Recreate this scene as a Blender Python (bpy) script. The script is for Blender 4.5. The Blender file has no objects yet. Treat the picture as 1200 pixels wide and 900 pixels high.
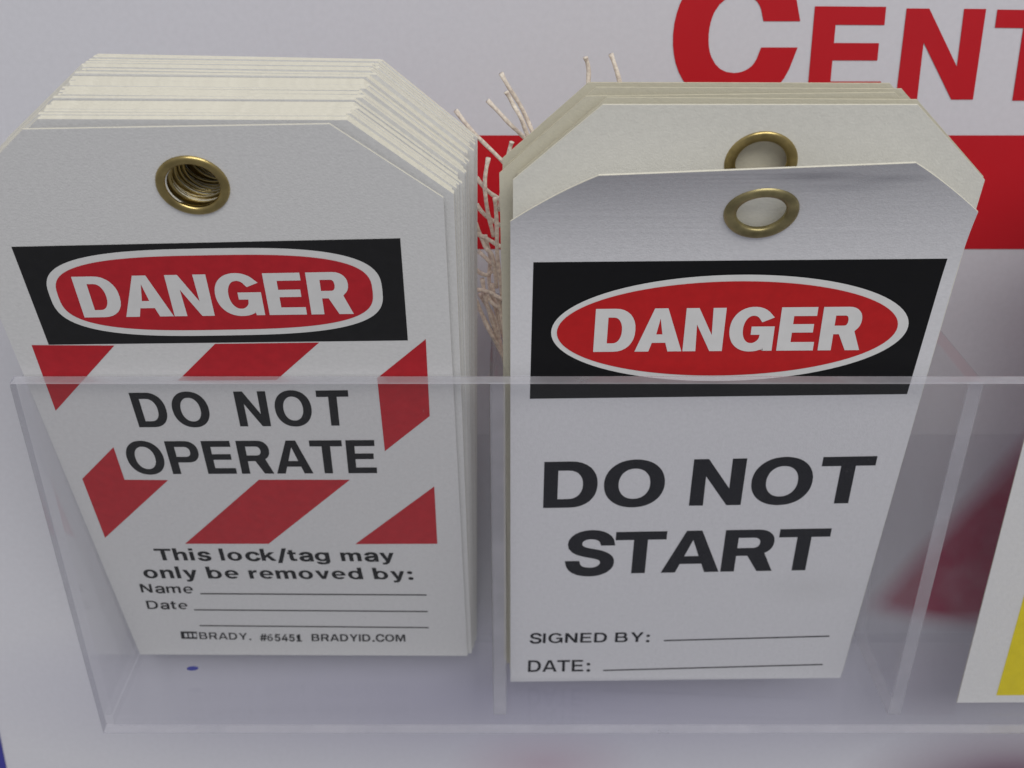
import bpy, bmesh, math, random
from mathutils import Vector, Matrix

# ------------------------------------------------------------------ scene, camera, light
SC = bpy.context.scene
MM = 0.001
CAM_H = 200.0                      # camera height in mm above z = 0
random.seed(7)

SC.view_settings.view_transform = 'Standard'
SC.view_settings.look = 'None'
SC.view_settings.exposure = 0.28
SC.view_settings.gamma = 1.0
SC.cycles.transparent_max_bounces = 48
SC.cycles.max_bounces = 14
SC.cycles.use_denoising = True

cam_data = bpy.data.cameras.new('camera')
cam_data.sensor_width = 36.0
cam_data.lens = 45.0
cam_data.clip_start = 0.01
cam_data.clip_end = 20.0
cam_data.dof.use_dof = True
cam_data.dof.focus_distance = 0.210
cam_data.dof.aperture_fstop = 34.0
camera = bpy.data.objects.new('camera', cam_data)
camera.location = (0, 0, CAM_H * MM)
camera.rotation_euler = (math.radians(90 - 24), 0, 0)
SC.collection.objects.link(camera)
SC.camera = camera

world = bpy.data.worlds.new('World')
SC.world = world
world.use_nodes = True
wn = world.node_tree
bg = wn.nodes['Background']
bg.inputs['Strength'].default_value = 1.0
tc = wn.nodes.new('ShaderNodeTexCoord')
sep = wn.nodes.new('ShaderNodeSeparateXYZ')
ramp = wn.nodes.new('ShaderNodeValToRGB')
mr = wn.nodes.new('ShaderNodeMapRange')
mr.inputs['From Min'].default_value = -1.0
wn.links.new(tc.outputs['Generated'], sep.inputs[0])
wn.links.new(sep.outputs['Z'], mr.inputs['Value'])
wn.links.new(mr.outputs['Result'], ramp.inputs['Fac'])
wn.links.new(ramp.outputs['Color'], bg.inputs['Color'])
ramp.color_ramp.elements[0].position = 0.25       # dim shop floor below, paler ceiling above
ramp.color_ramp.elements[0].color = (0.17, 0.17, 0.182, 1)
ramp.color_ramp.elements[1].position = 0.85
ramp.color_ramp.elements[1].color = (0.37, 0.37, 0.40, 1)


def area_lamp(name, loc, target, sx, sy, power, colour):
    d = bpy.data.lights.new(name, 'AREA')
    d.shape = 'RECTANGLE'
    d.size, d.size_y, d.energy, d.color = sx, sy, power, colour
    o = bpy.data.objects.new(name, d)
    o.location = loc
    o.rotation_euler = (Vector(target) - Vector(loc)).to_track_quat('-Z', 'Y').to_euler()
    SC.collection.objects.link(o)
    return o


area_lamp('ceiling_lamp', (0.28, -0.92, 1.10), (0, 0.2, 0.12), 1.3, 0.5, 10.4, (1.0, 0.985, 0.95))


# ------------------------------------------------------------------ materials
def new_mat(name):
    m = bpy.data.materials.new(name)
    m.use_nodes = True
    return m, m.node_tree, m.node_tree.nodes['Principled BSDF']


def surface(name, col, rough=0.6, spec=0.4, noise=0.0, scale=900.0, bump=0.0, metal=0.0, bscale=None):
    m, nt, p = new_mat(name)
    p.inputs['Roughness'].default_value = rough
    p.inputs['Specular IOR Level'].default_value = spec
    p.inputs['Metallic'].default_value = metal
    co = nt.nodes.new('ShaderNodeTexCoord')
    if noise:
        n = nt.nodes.new('ShaderNodeTexNoise')
        n.inputs['Scale'].default_value = scale
        n.inputs['Detail'].default_value = 5
        nt.links.new(co.outputs['Object'], n.inputs['Vector'])
        r = nt.nodes.new('ShaderNodeValToRGB')
        r.color_ramp.elements[0].position, r.color_ramp.elements[1].position = 0.3, 0.7
        r.color_ramp.elements[0].color = tuple(c * (1 - noise) for c in col) + (1,)
        r.color_ramp.elements[1].color = tuple(min(1, c * (1 + noise * .5)) for c in col) + (1,)
        nt.links.new(n.outputs['Fac'], r.inputs['Fac'])
        nt.links.new(r.outputs['Color'], p.inputs['Base Color'])
    else:
        p.inputs['Base Color'].default_value = tuple(col) + (1,)
    if bump:
        n2 = nt.nodes.new('ShaderNodeTexNoise')
        n2.inputs['Scale'].default_value = bscale or scale * 2
        n2.inputs['Detail'].default_value = 3
        nt.links.new(co.outputs['Object'], n2.inputs['Vector'])
        b = nt.nodes.new('ShaderNodeBump')
        b.inputs['Strength'].default_value = bump
        b.inputs['Distance'].default_value = 0.0001
        nt.links.new(n2.outputs['Fac'], b.inputs['Height'])
        nt.links.new(b.outputs['Normal'], p.inputs['Normal'])
    return m


def acrylic(name, tint, haze, haze_col, rough):
    m, nt, p = new_mat(name)
    nt.nodes.remove(p)
    out = nt.nodes['Material Output']
    tr = nt.nodes.new('ShaderNodeBsdfTransparent')
    tr.inputs['Color'].default_value = tint + (1,)
    df = nt.nodes.new('ShaderNodeBsdfDiffuse')
    df.inputs['Color'].default_value = haze_col + (1,)
    co = nt.nodes.new('ShaderNodeTexCoord')
    n = nt.nodes.new('ShaderNodeTexNoise')
    n.inputs['Scale'].default_value = 110
    n.inputs['Detail'].default_value = 8
    nt.links.new(co.outputs['Object'], n.inputs['Vector'])
    hz = nt.nodes.new('ShaderNodeMapRange')
    hz.inputs['To Min'].default_value = haze * 0.6
    hz.inputs['To Max'].default_value = haze * 1.4
    nt.links.new(n.outputs['Fac'], hz.inputs['Value'])
    mp = nt.nodes.new('ShaderNodeMapping')                 # faint hairline scuffs from handling
    mp.inputs['Rotation'].default_value = (0.3, 0.9, 0.2)
    mp.inputs['Scale'].default_value = (900, 900, 22)
    sn = nt.nodes.new('ShaderNodeTexNoise')
    sn.inputs['Detail'].default_value = 2
    nt.links.new(co.outputs['Object'], mp.inputs['Vector'])
    nt.links.new(mp.outputs[0], sn.inputs['Vector'])
    st = nt.nodes.new('ShaderNodeMapRange')
    st.inputs['From Min'].default_value = 0.68
    st.inputs['From Max'].default_value = 0.78
    st.inputs['To Max'].default_value = 0.07
    nt.links.new(sn.outputs['Fac'], st.inputs['Value'])
    ad = nt.nodes.new('ShaderNodeMath')
    nt.links.new(hz.outputs['Result'], ad.inputs[0])
    nt.links.new(st.outputs['Result'], ad.inputs[1])
    mx = nt.nodes.new('ShaderNodeMixShader')
    nt.links.new(ad.outputs[0], mx.inputs['Fac'])
    nt.links.new(tr.outputs[0], mx.inputs[1])
    nt.links.new(df.outputs[0], mx.inputs[2])
    gl = nt.nodes.new('ShaderNodeBsdfGlossy')
    gl.inputs['Roughness'].default_value = rough
    geo = nt.nodes.new('ShaderNodeNewGeometry')
    ior = nt.nodes.new('ShaderNodeMapRange')          # the same reflectance from both sides of a thin sheet
    ior.inputs['To Min'].default_value = 1.33
    ior.inputs['To Max'].default_value = 1 / 1.33
    nt.links.new(geo.outputs['Backfacing'], ior.inputs['Value'])
    fr = nt.nodes.new('ShaderNodeFresnel')
    nt.links.new(ior.outputs['Result'], fr.inputs['IOR'])
    mx2 = nt.nodes.new('ShaderNodeMixShader')
    nt.links.new(fr.outputs[0], mx2.inputs['Fac'])
    nt.links.new(mx.outputs[0], mx2.inputs[1])
    nt.links.new(gl.outputs[0], mx2.inputs[2])
    nt.links.new(mx2.outputs[0], out.inputs['Surface'])
    return m


CARD = surface('card_white', (0.76, 0.76, 0.755), 0.55, 0.3, 0.05, 1300, 0.5, bscale=2600)
EDGE = surface('card_edge_cream', (0.78, 0.75, 0.63), 0.8, 0.2, 0.07, 1500, 0.4)
EDGE_TAN = surface('card_edge_tan', (0.62, 0.58, 0.43), 0.8, 0.2, 0.12, 900, 0.4)
CARD_CREAM = surface('card_cream', (0.80, 0.79, 0.72), 0.55, 0.3, 0.04, 900, 0.5, bscale=2600)
CARD_TAN = surface('card_tan', (0.70, 0.67, 0.55), 0.55, 0.3, 0.04, 900, 0.5, bscale=2600)
INK_RED = surface('red_ink', (0.53, 0.018, 0.028), 0.5, 0.3, 0.10, 500)
INK_RED_BRIGHT = surface('bright_red_ink', (0.56, 0.014, 0.016), 0.5, 0.3, 0.08, 500)
INK_BLACK = surface('black_ink', (0.004, 0.004, 0.005), 0.55, 0.3, 0.10, 500)
INK_GREY = surface('worn_black_ink', (0.014, 0.014, 0.015), 0.55, 0.3, 0.15, 500)
INK_SOFT = surface('soft_black_ink', (0.006, 0.0065, 0.008), 0.6, 0.3, 0.15, 700)
INK_BLUE = surface('blue_black_ink', (0.0035, 0.004, 0.009), 0.6, 0.3, 0.2, 700)
INK_WHITE = surface('white_ink', (0.78, 0.78, 0.77), 0.55, 0.3, 0.04, 400)
INK_YELLOW = surface('yellow_ink', (0.80, 0.66, 0.006), 0.55, 0.3, 0.06, 400)
BRASS = surface('aged_brass', (0.46, 0.36, 0.15), 0.30, 0.5, 0.35, 350, 0.3, metal=1.0)
BRASS_DULL = surface('dull_brass', (0.42, 0.36, 0.18), 0.40, 0.5, 0.4, 300, 0.3, metal=1.0)
TWINE = surface('twine', (0.92, 0.80, 0.68), 0.9, 0.1, 0.30, 1500, 1.0, bscale=3000)
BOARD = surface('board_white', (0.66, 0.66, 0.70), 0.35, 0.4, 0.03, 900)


def soft_spots(m, spots):
    """Soft-edged coloured spots on a flat face: (x, z, rx, rz, colour, strength) in mm."""
    nt, p = m.node_tree, m.node_tree.nodes['Principled BSDF']
    ln = p.inputs['Base Color'].links
    col = ln[0].from_socket if ln else None
    for x, z, ax, az, c, k in spots:
        co = nt.nodes.new('ShaderNodeTexCoord')
        mp = nt.nodes.new('ShaderNodeMapping')
        mp.inputs['Scale'].default_value = (1000 / ax, 1.0, 1000 / az)
        mp.inputs['Location'].default_value = (-x / ax, 0, -z / az)
        g = nt.nodes.new('ShaderNodeTexGradient')
        g.gradient_type = 'SPHERICAL'
        sc = nt.nodes.new('ShaderNodeMath')
        sc.operation = 'MULTIPLY'
        sc.use_clamp = True
        sc.inputs[1].default_value = k
        mx = nt.nodes.new('ShaderNodeMix')
        mx.data_type = 'RGBA'
        mx.inputs['B'].default_value = c + (1,)
        nt.links.new(co.outputs['Object'], mp.inputs['Vector'])
        nt.links.new(mp.outputs[0], g.inputs['Vector'])
        nt.links.new(g.outputs['Fac'], sc.inputs[0])
        nt.links.new(sc.outputs[0], mx.inputs['Factor'])
        if col is None:
            mx.inputs['A'].default_value = p.inputs['Base Color'].default_value
        else:
            nt.links.new(col, mx.inputs['A'])
        col = mx.outputs['Result']
    nt.links.new(col, p.inputs['Base Color'])


soft_spots(BOARD, [(8, -40, 24, 12, (0.50, 0.36, 0.41), 0.8), (122, -46, 42, 20, (0.20, 0.12, 0.17), 1.2),
                    (10, -20, 150, 30, (0.44, 0.43, 0.55), 0.95)])  # wide lavender spot, darkens the board around the pocket floor


def soft_poly(m, poly, colour, soft, k, mottle):
    """A blurry coloured patch: a convex polygon (x, z in mm, anticlockwise) with edges soft mm wide."""
    nt, p = m.node_tree, m.node_tree.nodes['Principled BSDF']
    src = p.inputs['Base Color'].links[0].from_socket

    def math_node(op, a, b, clamp=False):
        n = nt.nodes.new('ShaderNodeMath')
        n.operation, n.use_clamp = op, clamp
        for i, v in enumerate((a, b)):
            if isinstance(v, (int, float)):
                n.inputs[i].default_value = v
            else:
                nt.links.new(v, n.inputs[i])
        return n.outputs[0]

    co = nt.nodes.new('ShaderNodeTexCoord')
    sp = nt.nodes.new('ShaderNodeSeparateXYZ')
    nt.links.new(co.outputs['Object'], sp.inputs[0])
    no = nt.nodes.new('ShaderNodeTexNoise')
    no.inputs['Scale'].default_value = 95
    no.inputs['Detail'].default_value = 4
    nt.links.new(co.outputs['Object'], no.inputs['Vector'])
    mask = None
    for i in range(len(poly)):
        a, b = poly[i], poly[(i + 1) % len(poly)]
        ln = math.hypot(b[0] - a[0], b[1] - a[1])
        nx, nz = -(b[1] - a[1]) / ln, (b[0] - a[0]) / ln
        d = math_node('ADD', math_node('MULTIPLY', sp.outputs['X'], nx * 1000 / soft), math_node('MULTIPLY', sp.outputs['Z'], nz * 1000 / soft))
        d = math_node('ADD', d, -(a[0] * nx + a[1] * nz) / soft, True)
        mask = d if mask is None else math_node('MULTIPLY', mask, d)
    mott = math_node('ADD', math_node('MULTIPLY', no.outputs['Fac'], mottle * 2), 1 - mottle)
    f = math_node('MULTIPLY', math_node('MULTIPLY', mask, mott), k, True)
    mx = nt.nodes.new('ShaderNodeMix')
    mx.data_type = 'RGBA'
    mx.inputs['B'].default_value = colour + (1,)
    nt.links.new(f, mx.inputs['Factor'])
    nt.links.new(src, mx.inputs['A'])
    nt.links.new(mx.outputs['Result'], p.inputs['Base Color'])


soft_poly(BOARD, [(84, 8), (150, -2), (150, 130)], (0.50, 0.38, 0.52), 12.0, 0.6, 0.15)  # faint mauve wedge with soft edges, behind the right pocket
soft_poly(BOARD, [(77, 3.0), (96, -2.5), (160, -4), (160, 124)], (0.36, 0.02, 0.075), 6.5, 0.96, 0.3)  # smaller maroon wedge over it, mottled and soft-edged
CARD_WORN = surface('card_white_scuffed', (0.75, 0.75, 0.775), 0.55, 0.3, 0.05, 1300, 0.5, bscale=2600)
soft_spots(CARD_WORN, [(9, 129.0, 9, 1.6, (0.22, 0.22, 0.26), 0.5), (20, 128.2, 8, 1.4, (0.3, 0.3, 0.34), 0.45), (14, 126.4, 10, 1.8, (0.4, 0.4, 0.44), 0.35),
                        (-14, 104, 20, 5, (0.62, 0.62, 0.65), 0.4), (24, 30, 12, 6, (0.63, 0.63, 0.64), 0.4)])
BOARD_RED = surface('board_red', (0.52, 0.008, 0.016), 0.35, 0.4, 0.04, 60)
BOARD_BLUE = surface('board_blue', (0.05, 0.05, 0.30), 0.35, 0.4)
ACRYLIC = acrylic('clear_acrylic', (0.99, 0.99, 0.995), 0.006, (0.72, 0.72, 0.75), 0.12)
ACRYLIC_EDGE = acrylic('acrylic_cut_edge', (0.85, 0.86, 0.88), 0.33, (0.76, 0.75, 0.80), 0.15)
ACRYLIC_END = acrylic('acrylic_dark_edge', (0.78, 0.78, 0.81), 0.12, (0.45, 0.45, 0.50), 0.15)
SPOT = surface('blue_pen_mark', (0.04, 0.05, 0.30), 0.6, 0.3)

# ------------------------------------------------------------------ helpers (all in millimetres)
# letter outlines: advance width and one string of points per contour, 1000 units
GLYPHS = {
    '#': (440, ['242,0 326,509 377,509 294,0', '10,140 19,192 400,192 391,140', '64,0 147,509 198,509 115,0', '40,316 49,368 429,368 421,316']),
    '.': (188, ['95,-4 78,-1 63,9 53,24 50,41 53,59 63,73 78,83 95,87 113,83 128,73 138,59 141,41 138,24 128,9 113,-1']),
    '/': (249, ['235,533 71,-76 14,-76 178,533']),
    '1': (453, ['76,0 76,55 391,55 391,0', '276,509 276,0 212,0 212,448 209,448 86,358 86,427 198,509']),
    '4': (453, ['40,105 40,158 247,509 311,509 109,166 109,163 413,163 413,105', '282,0 282,121 282,146 282,318 343,318 343,0']),
    '5': (453, ['221,-7 178,-2 140,11 108,32 83,60 66,93 60,130 122,130 127,108 138,89 154,73 173,60 196,52 221,50 250,53 276,64 298,82 314,104 324,131 328,162 324,193 314,221 297,244 275,262 248,273 218,277 192,275 167,268 145,258 128,246 67,253 96,509 366,509 366,452 151,452 134,301 136,301 155,315 178,325 203,331 229,334 263,330 294,321 321,306 345,285 364,260 379,231 388,199 391,163 385,117 369,76 343,41 309,15 268,-1']),
    '6': (453, ['226,-7 182,-1 142,15 109,40 84,74 69,115 64,162 68,199 80,239 89,261 102,285 118,311 137,340 252,509 322,509 151,261 145,261 154,275 165,288 179,299 196,307 214,312 235,314 278,309 316,295 346,271 370,240 384,201 389,157 384,112 368,73 343,39 310,14 271,-2', '226,48 254,52 279,63 299,79 314,101 324,128 327,157 324,187 314,213 299,235 279,251 254,262 226,265 198,262 174,252 153,235 138,214 128,188 125,158 128,128 138,102 153,79 174,63 198,52']),
    ':': (188, ['95,-4 78,-1 63,9 53,24 50,41 53,59 63,73 78,83 95,87 113,83 128,73 138,59 141,41 138,24 128,9 113,-1', '95,271 78,274 63,284 53,299 50,316 53,334 63,349 78,359 95,362 113,359 128,349 138,334 141,316 138,299 128,284 113,274']),
    'A': (480, ['16,0 201,509 276,509 463,0 395,0 287,302 264,372 232,478 245,478 213,371 191,302 85,0', '110,142 110,199 370,199 370,142']),
    'B': (456, ['60,0 60,509 241,509 289,504 329,491 359,469 381,442 394,410 398,374 395,344 387,320 373,301 356,286 336,275 315,267 315,262 339,257 363,245 385,227 402,203 414,173 418,136 413,100 400,67 377,39 344,18 301,4 247,0', '125,57 245,57 296,63 330,80 349,105 355,137 352,161 342,184 327,203 306,218 279,228 248,231 125,231', '125,285 238,285 265,288 288,296 308,309 323,326 333,348 336,372 330,403 313,429 283,446 240,452 125,452']),
    'C': (510, ['267,-7 235,-5 205,1 177,11 150,25 126,42 104,63 86,88 70,115 57,146 48,179 42,215 40,254 42,293 48,329 57,362 70,393 86,421 104,445 126,466 150,484 177,498 205,508 235,514 267,516 305,513 340,504 373,490 402,471 427,447 448,418 463,385 473,348 408,348 401,373 389,395 375,413 357,428 337,440 315,449 292,454 267,456 223,450 184,432 150,403 125,364 116,340 109,314 105,285 103,254 105,223 109,194 116,168 125,145 151,105 184,76 223,59 267,53 292,55 315,60 337,69 357,81 375,96 389,114 401,136 408,160 473,160 463,124 448,91 428,62 402,38 373,19 341,5 305,-4']),
    'D': (502, ['219,0 96,0 96,57 215,57 244,58 272,63 296,70 318,81 354,110 379,149 388,172 394,198 398,226 399,255 398,285 394,312 388,337 379,361 354,399 320,428 299,438 275,446 249,450 221,452 93,452 93,509 225,509 261,507 294,501 325,492 353,478 377,461 399,441 418,418 433,391 446,361 455,329 460,293 462,255 460,217 455,181 446,149 433,119 417,92 398,68 376,48 351,31 322,17 291,8 256,2', '125,509 125,0 60,0 60,509']),
    'E': (419, ['60,0 60,509 372,509 372,452 125,452 125,286 355,286 355,229 125,229 125,57 375,57 375,0']),
    'G': (520, ['269,-7 236,-5 205,1 176,11 149,25 125,43 104,64 85,88 69,116 57,146 47,179 42,215 40,254 42,293 47,329 57,362 69,393 85,421 103,445 125,466 149,484 175,498 203,508 233,514 265,516 304,513 340,504 374,489 403,469 429,445 449,416 465,384 474,349 408,349 399,372 387,393 373,411 356,427 337,439 315,448 291,454 265,456 222,450 183,432 150,404 125,364 116,340 109,314 105,285 103,254 105,223 109,194 116,168 125,145 151,105 184,76 224,59 269,53 309,57 345,71 374,93 396,123 410,160 415,202 434,199 283,199 283,256 478,256 478,200 476,170 471,141 463,115 451,91 436,69 419,50 399,33 377,19 352,8 326,0 298,-5']),
    'I': (300, ['31,0 31,57 118,57 118,452 31,452 31,509 269,509 269,452 183,452 183,57 269,57 269,0']),
    'M': (628, ['60,0 60,509 152,509 277,187 287,159 299,123 311,84 322,49 307,49 318,83 330,121 342,158 352,187 476,509 568,509 568,0 504,0 504,291 504,327 505,369 506,413 507,457 513,457 498,409 482,363 467,322 456,291 342,0 286,0 170,291 159,321 145,361 129,408 112,457 119,457 120,416 121,372 122,328 122,291 122,0']),
    'N': (523, ['60,0 60,509 136,509 343,183 363,151 388,107 414,55 405,54 401,108 399,157 399,195 399,509 463,509 463,0 387,0 202,290 177,331 148,381 108,452 119,454 122,384 124,328 125,291 125,0']),
    'O': (533, ['267,-7 235,-5 205,1 177,11 150,25 126,42 105,63 86,88 70,115 57,146 48,179 42,215 40,254 42,293 48,329 57,362 70,393 86,421 105,445 126,466 150,484 177,498 205,508 235,514 267,516 299,514 329,508 357,498 384,484 408,466 429,445 448,421 464,393 477,362 486,329 491,293 493,254 491,215 486,179 477,146 464,115 448,88 429,63 408,42 384,25 357,11 329,1 299,-5', '267,53 310,59 349,76 383,105 408,144 418,168 425,194 429,223 430,254 429,286 425,314 418,341 408,365 383,404 349,433 310,450 267,456 223,450 184,433 151,404 125,364 116,340 109,314 105,285 103,254 105,223 109,194 116,168 125,144 151,105 184,76 223,59']),
    'P': (445, ['60,0 60,509 235,509 289,503 332,487 366,462 390,430 404,391 409,348 404,304 390,265 366,233 332,207 289,191 235,186 109,186 109,242 233,242 269,246 297,256 318,272 333,294 342,319 344,348 342,376 333,402 318,423 297,439 268,449 232,452 125,452 125,0']),
    'R': (449, ['60,0 60,509 236,509 290,504 333,489 367,465 390,433 405,395 409,352 405,309 390,271 367,240 333,217 289,203 236,198 96,198 96,255 234,255 269,258 298,267 319,281 334,300 342,324 345,352 342,380 334,405 319,425 298,440 269,449 233,452 125,452 125,0', '353,0 230,229 303,229 428,0']),
    'S': (447, ['224,-9 172,-4 128,9 91,31 64,60 46,96 38,137 104,137 110,110 123,88 142,71 166,59 194,52 224,49 257,52 286,60 311,74 329,92 341,114 346,139 342,161 332,179 316,193 296,205 272,214 245,222 184,239 154,249 128,260 105,274 86,289 60,326 52,372 58,413 75,448 102,476 138,498 180,511 227,516 275,511 316,498 351,476 377,449 394,415 401,378 337,378 326,412 302,437 267,453 225,459 194,456 167,448 145,435 129,418 118,398 115,376 119,352 131,334 148,319 169,308 191,300 212,293 264,279 312,264 336,252 359,238 379,220 395,198 405,171 408,139 403,99 386,64 360,34 323,11 302,2 278,-4 252,-8']),
    'T': (449, ['32,452 32,509 417,509 417,452 257,452 257,0 193,0 193,452']),
    'Y': (472, ['203,0 203,208 16,509 91,509 192,344 222,292 236,264 250,230 224,230 237,265 251,293 280,344 381,509 455,509 268,208 268,0']),
    'a': (389, ['160,-9 126,-5 94,5 68,22 48,45 35,73 30,108 34,138 43,161 58,179 78,193 100,203 125,211 178,220 234,227 252,230 265,235 273,243 276,255 276,257 273,279 267,297 256,311 240,322 220,329 196,331 171,329 149,322 132,313 118,301 107,288 100,274 41,291 57,322 79,346 104,364 133,375 163,382 194,384 215,383 239,379 263,372 286,360 306,343 322,320 333,290 337,251 337,0 277,0 277,52 272,52 264,38 252,25 236,12 215,1 190,-6', '170,45 202,49 228,59 248,74 263,93 272,115 276,138 276,190 270,186 259,182 231,176 200,171 175,168 154,164 134,159 117,150 103,139 95,124 92,105 94,87 102,72 114,61 130,52 149,47']),
    'b': (424, ['229,-8 198,-5 172,4 153,17 138,31 118,59 112,59 112,0 53,0 53,509 114,509 114,319 118,319 137,346 152,360 171,373 197,381 229,384 274,378 313,361 345,332 370,293 379,270 385,245 389,218 390,189 389,160 385,133 379,108 370,84 346,45 313,16 274,-2', '220,47 253,51 279,66 301,88 316,117 325,151 328,189 325,227 316,261 301,290 280,311 253,325 220,330 188,325 161,312 140,291 125,263 116,229 113,189 116,150 125,115 140,86 162,65 188,51']),
    'c': (396, ['207,-8 159,-2 117,16 82,46 56,85 46,108 40,133 36,159 34,187 36,216 40,243 46,268 56,291 82,330 117,360 159,378 207,384 234,383 260,377 284,368 305,356 324,341 340,322 353,301 362,277 303,262 298,276 290,289 281,301 270,311 257,319 242,325 226,329 207,330 173,325 145,310 124,287 108,258 99,224 96,187 99,151 108,117 124,89 145,66 173,51 207,46 226,48 243,52 258,58 271,66 282,76 292,89 299,102 304,117 363,102 354,78 341,56 325,37 306,21 285,9 261,-1 235,-6']),
    'd': (424, ['195,-8 151,-2 111,16 79,45 55,84 46,108 39,133 35,160 34,189 35,218 39,245 46,270 55,293 79,332 112,361 151,378 196,384 228,381 253,373 272,360 287,346 306,319 311,319 311,509 372,509 372,0 313,0 313,59 307,59 287,31 272,17 252,4 227,-5', '205,47 236,51 263,65 284,86 299,115 309,150 312,189 309,229 300,263 284,291 263,312 237,325 205,330 172,325 145,311 124,290 108,261 99,227 96,189 99,151 109,117 124,88 145,66 172,51']),
    'e': (404, ['212,-8 161,-2 117,16 82,46 56,85 46,108 40,132 35,159 34,187 35,215 39,242 46,267 55,290 81,329 115,359 157,378 205,384 236,382 266,374 294,361 319,341 341,315 357,282 368,242 371,194 371,169 75,169 75,221 338,221 310,202 307,237 298,269 283,294 263,314 237,326 205,330 173,326 146,313 125,294 109,270 99,241 96,211 96,178 100,139 110,106 128,80 151,61 179,50 212,46 234,48 254,53 271,61 285,73 297,88 306,105 365,91 353,63 335,39 311,19 283,4 249,-5']),
    'g': (425, ['207,-151 168,-148 134,-140 105,-127 82,-110 64,-91 51,-69 101,-41 122,-66 136,-78 154,-88 178,-95 207,-97 249,-92 282,-75 304,-47 311,-6 311,68 306,68 287,41 272,28 252,16 227,8 195,5 152,10 113,27 80,53 55,90 46,112 39,136 35,163 34,191 35,220 39,246 46,271 55,293 80,332 112,361 152,378 196,384 228,382 253,373 273,360 288,346 308,319 313,319 313,379 372,379 372,-9 367,-54 350,-90 324,-117 291,-136 251,-147', '205,59 237,63 264,75 285,95 300,121 309,154 312,193 309,231 300,264 285,291 264,312 237,325 205,330 172,325 145,312 124,290 109,262 99,229 96,193 99,155 109,123 124,96 145,76 172,63']),
    'h': (410, ['114,227 114,0 53,0 53,509 114,509 114,287 102,287 124,332 152,362 187,379 227,384 264,380 295,369 321,349 341,321 353,285 357,240 357,0 296,0 296,235 290,275 273,304 246,323 210,329 184,326 161,317 141,303 126,283 117,257']),
    'i': (167, ['53,0 53,379 114,379 114,0', '84,443 67,446 54,455 44,468 41,483 44,499 54,512 67,521 84,524 100,521 114,512 123,499 126,483 123,468 114,455 100,446']),
    'k': (381, ['110,137 110,212 121,212 284,379 360,379 184,199 177,199', '53,0 53,509 114,509 114,0', '294,0 148,186 191,229 372,0']),
    'l': (189, ['139,-2 101,3 74,20 58,47 53,84 53,509 114,509 114,99 115,77 120,62 130,54 146,52 160,53 170,54 181,3 162,-1']),
    'm': (610, ['53,0 53,379 112,379 112,295 108,295 118,323 132,346 151,363 172,376 195,384 219,386 257,380 287,361 309,331 321,295 312,295 322,321 337,343 357,361 381,375 407,383 437,386 468,383 497,372 522,354 541,328 553,296 557,255 557,0 496,0 496,254 490,289 473,313 447,326 419,330 395,328 374,320 358,307 345,290 338,270 335,247 335,0 274,0 274,260 269,288 253,311 229,326 199,330 178,328 158,320 140,307 126,289 117,266 114,238 114,0']),
    'n': (410, ['114,227 114,0 53,0 53,379 112,379 112,287 102,287 124,332 152,362 187,379 227,384 264,380 295,369 321,349 341,321 353,285 357,240 357,0 296,0 296,235 290,275 273,304 246,323 210,329 184,326 161,317 141,303 126,283 117,257']),
    'o': (415, ['207,-8 159,-2 117,16 82,46 56,85 46,108 40,133 36,159 34,187 36,216 40,243 46,268 56,291 82,330 117,360 159,378 207,384 256,378 299,360 333,330 359,291 369,268 376,243 380,216 381,187 380,159 376,133 369,108 359,85 333,46 299,16 256,-2', '207,46 242,51 270,66 292,89 307,117 316,151 319,187 316,224 307,258 292,287 270,310 242,325 207,330 173,325 145,310 124,287 108,258 99,224 96,187 99,151 108,117 124,89 145,66 173,51']),
    'r': (259, ['53,0 53,379 112,379 112,321 115,321 130,347 152,367 181,380 213,385 229,384 243,384 243,322 230,324 207,326 182,323 159,315 140,301 126,284 117,262 114,237 114,0']),
    's': (365, ['182,-8 145,-5 112,3 84,18 62,38 45,63 36,94 94,107 105,79 124,60 150,49 181,45 217,50 244,62 262,81 268,103 265,121 254,136 237,147 212,155 149,170 104,186 72,208 53,237 47,274 51,305 65,332 87,354 115,370 149,381 187,384 223,381 254,372 279,358 299,339 314,316 324,290 268,277 258,298 243,316 219,328 187,333 156,329 131,317 114,299 109,277 112,258 124,243 144,232 172,223 229,209 275,194 306,171 325,142 331,107 326,75 312,47 290,24 260,6 223,-5']),
    't': (227, ['204,379 204,327 6,327 6,379', '65,471 126,471 126,98 128,76 136,61 150,53 170,50 185,51 202,54 213,2 192,-3 168,-4 125,2 92,21 72,52 65,93']),
    'v': (389, ['163,0 17,379 84,379 165,155 177,121 187,87 206,21 184,21 203,87 213,121 224,155 305,379 371,379 226,0']),
    'y': (389, ['47,-139 61,-86 71,-87 88,-90 104,-89 118,-84 130,-74 141,-58 151,-36 163,-1 17,379 84,379 165,155 177,121 187,87 206,21 184,21 202,87 224,155 305,379 371,379 204,-58 191,-85 177,-107 159,-124 139,-136 117,-143 91,-145 65,-143']),
}
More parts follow.
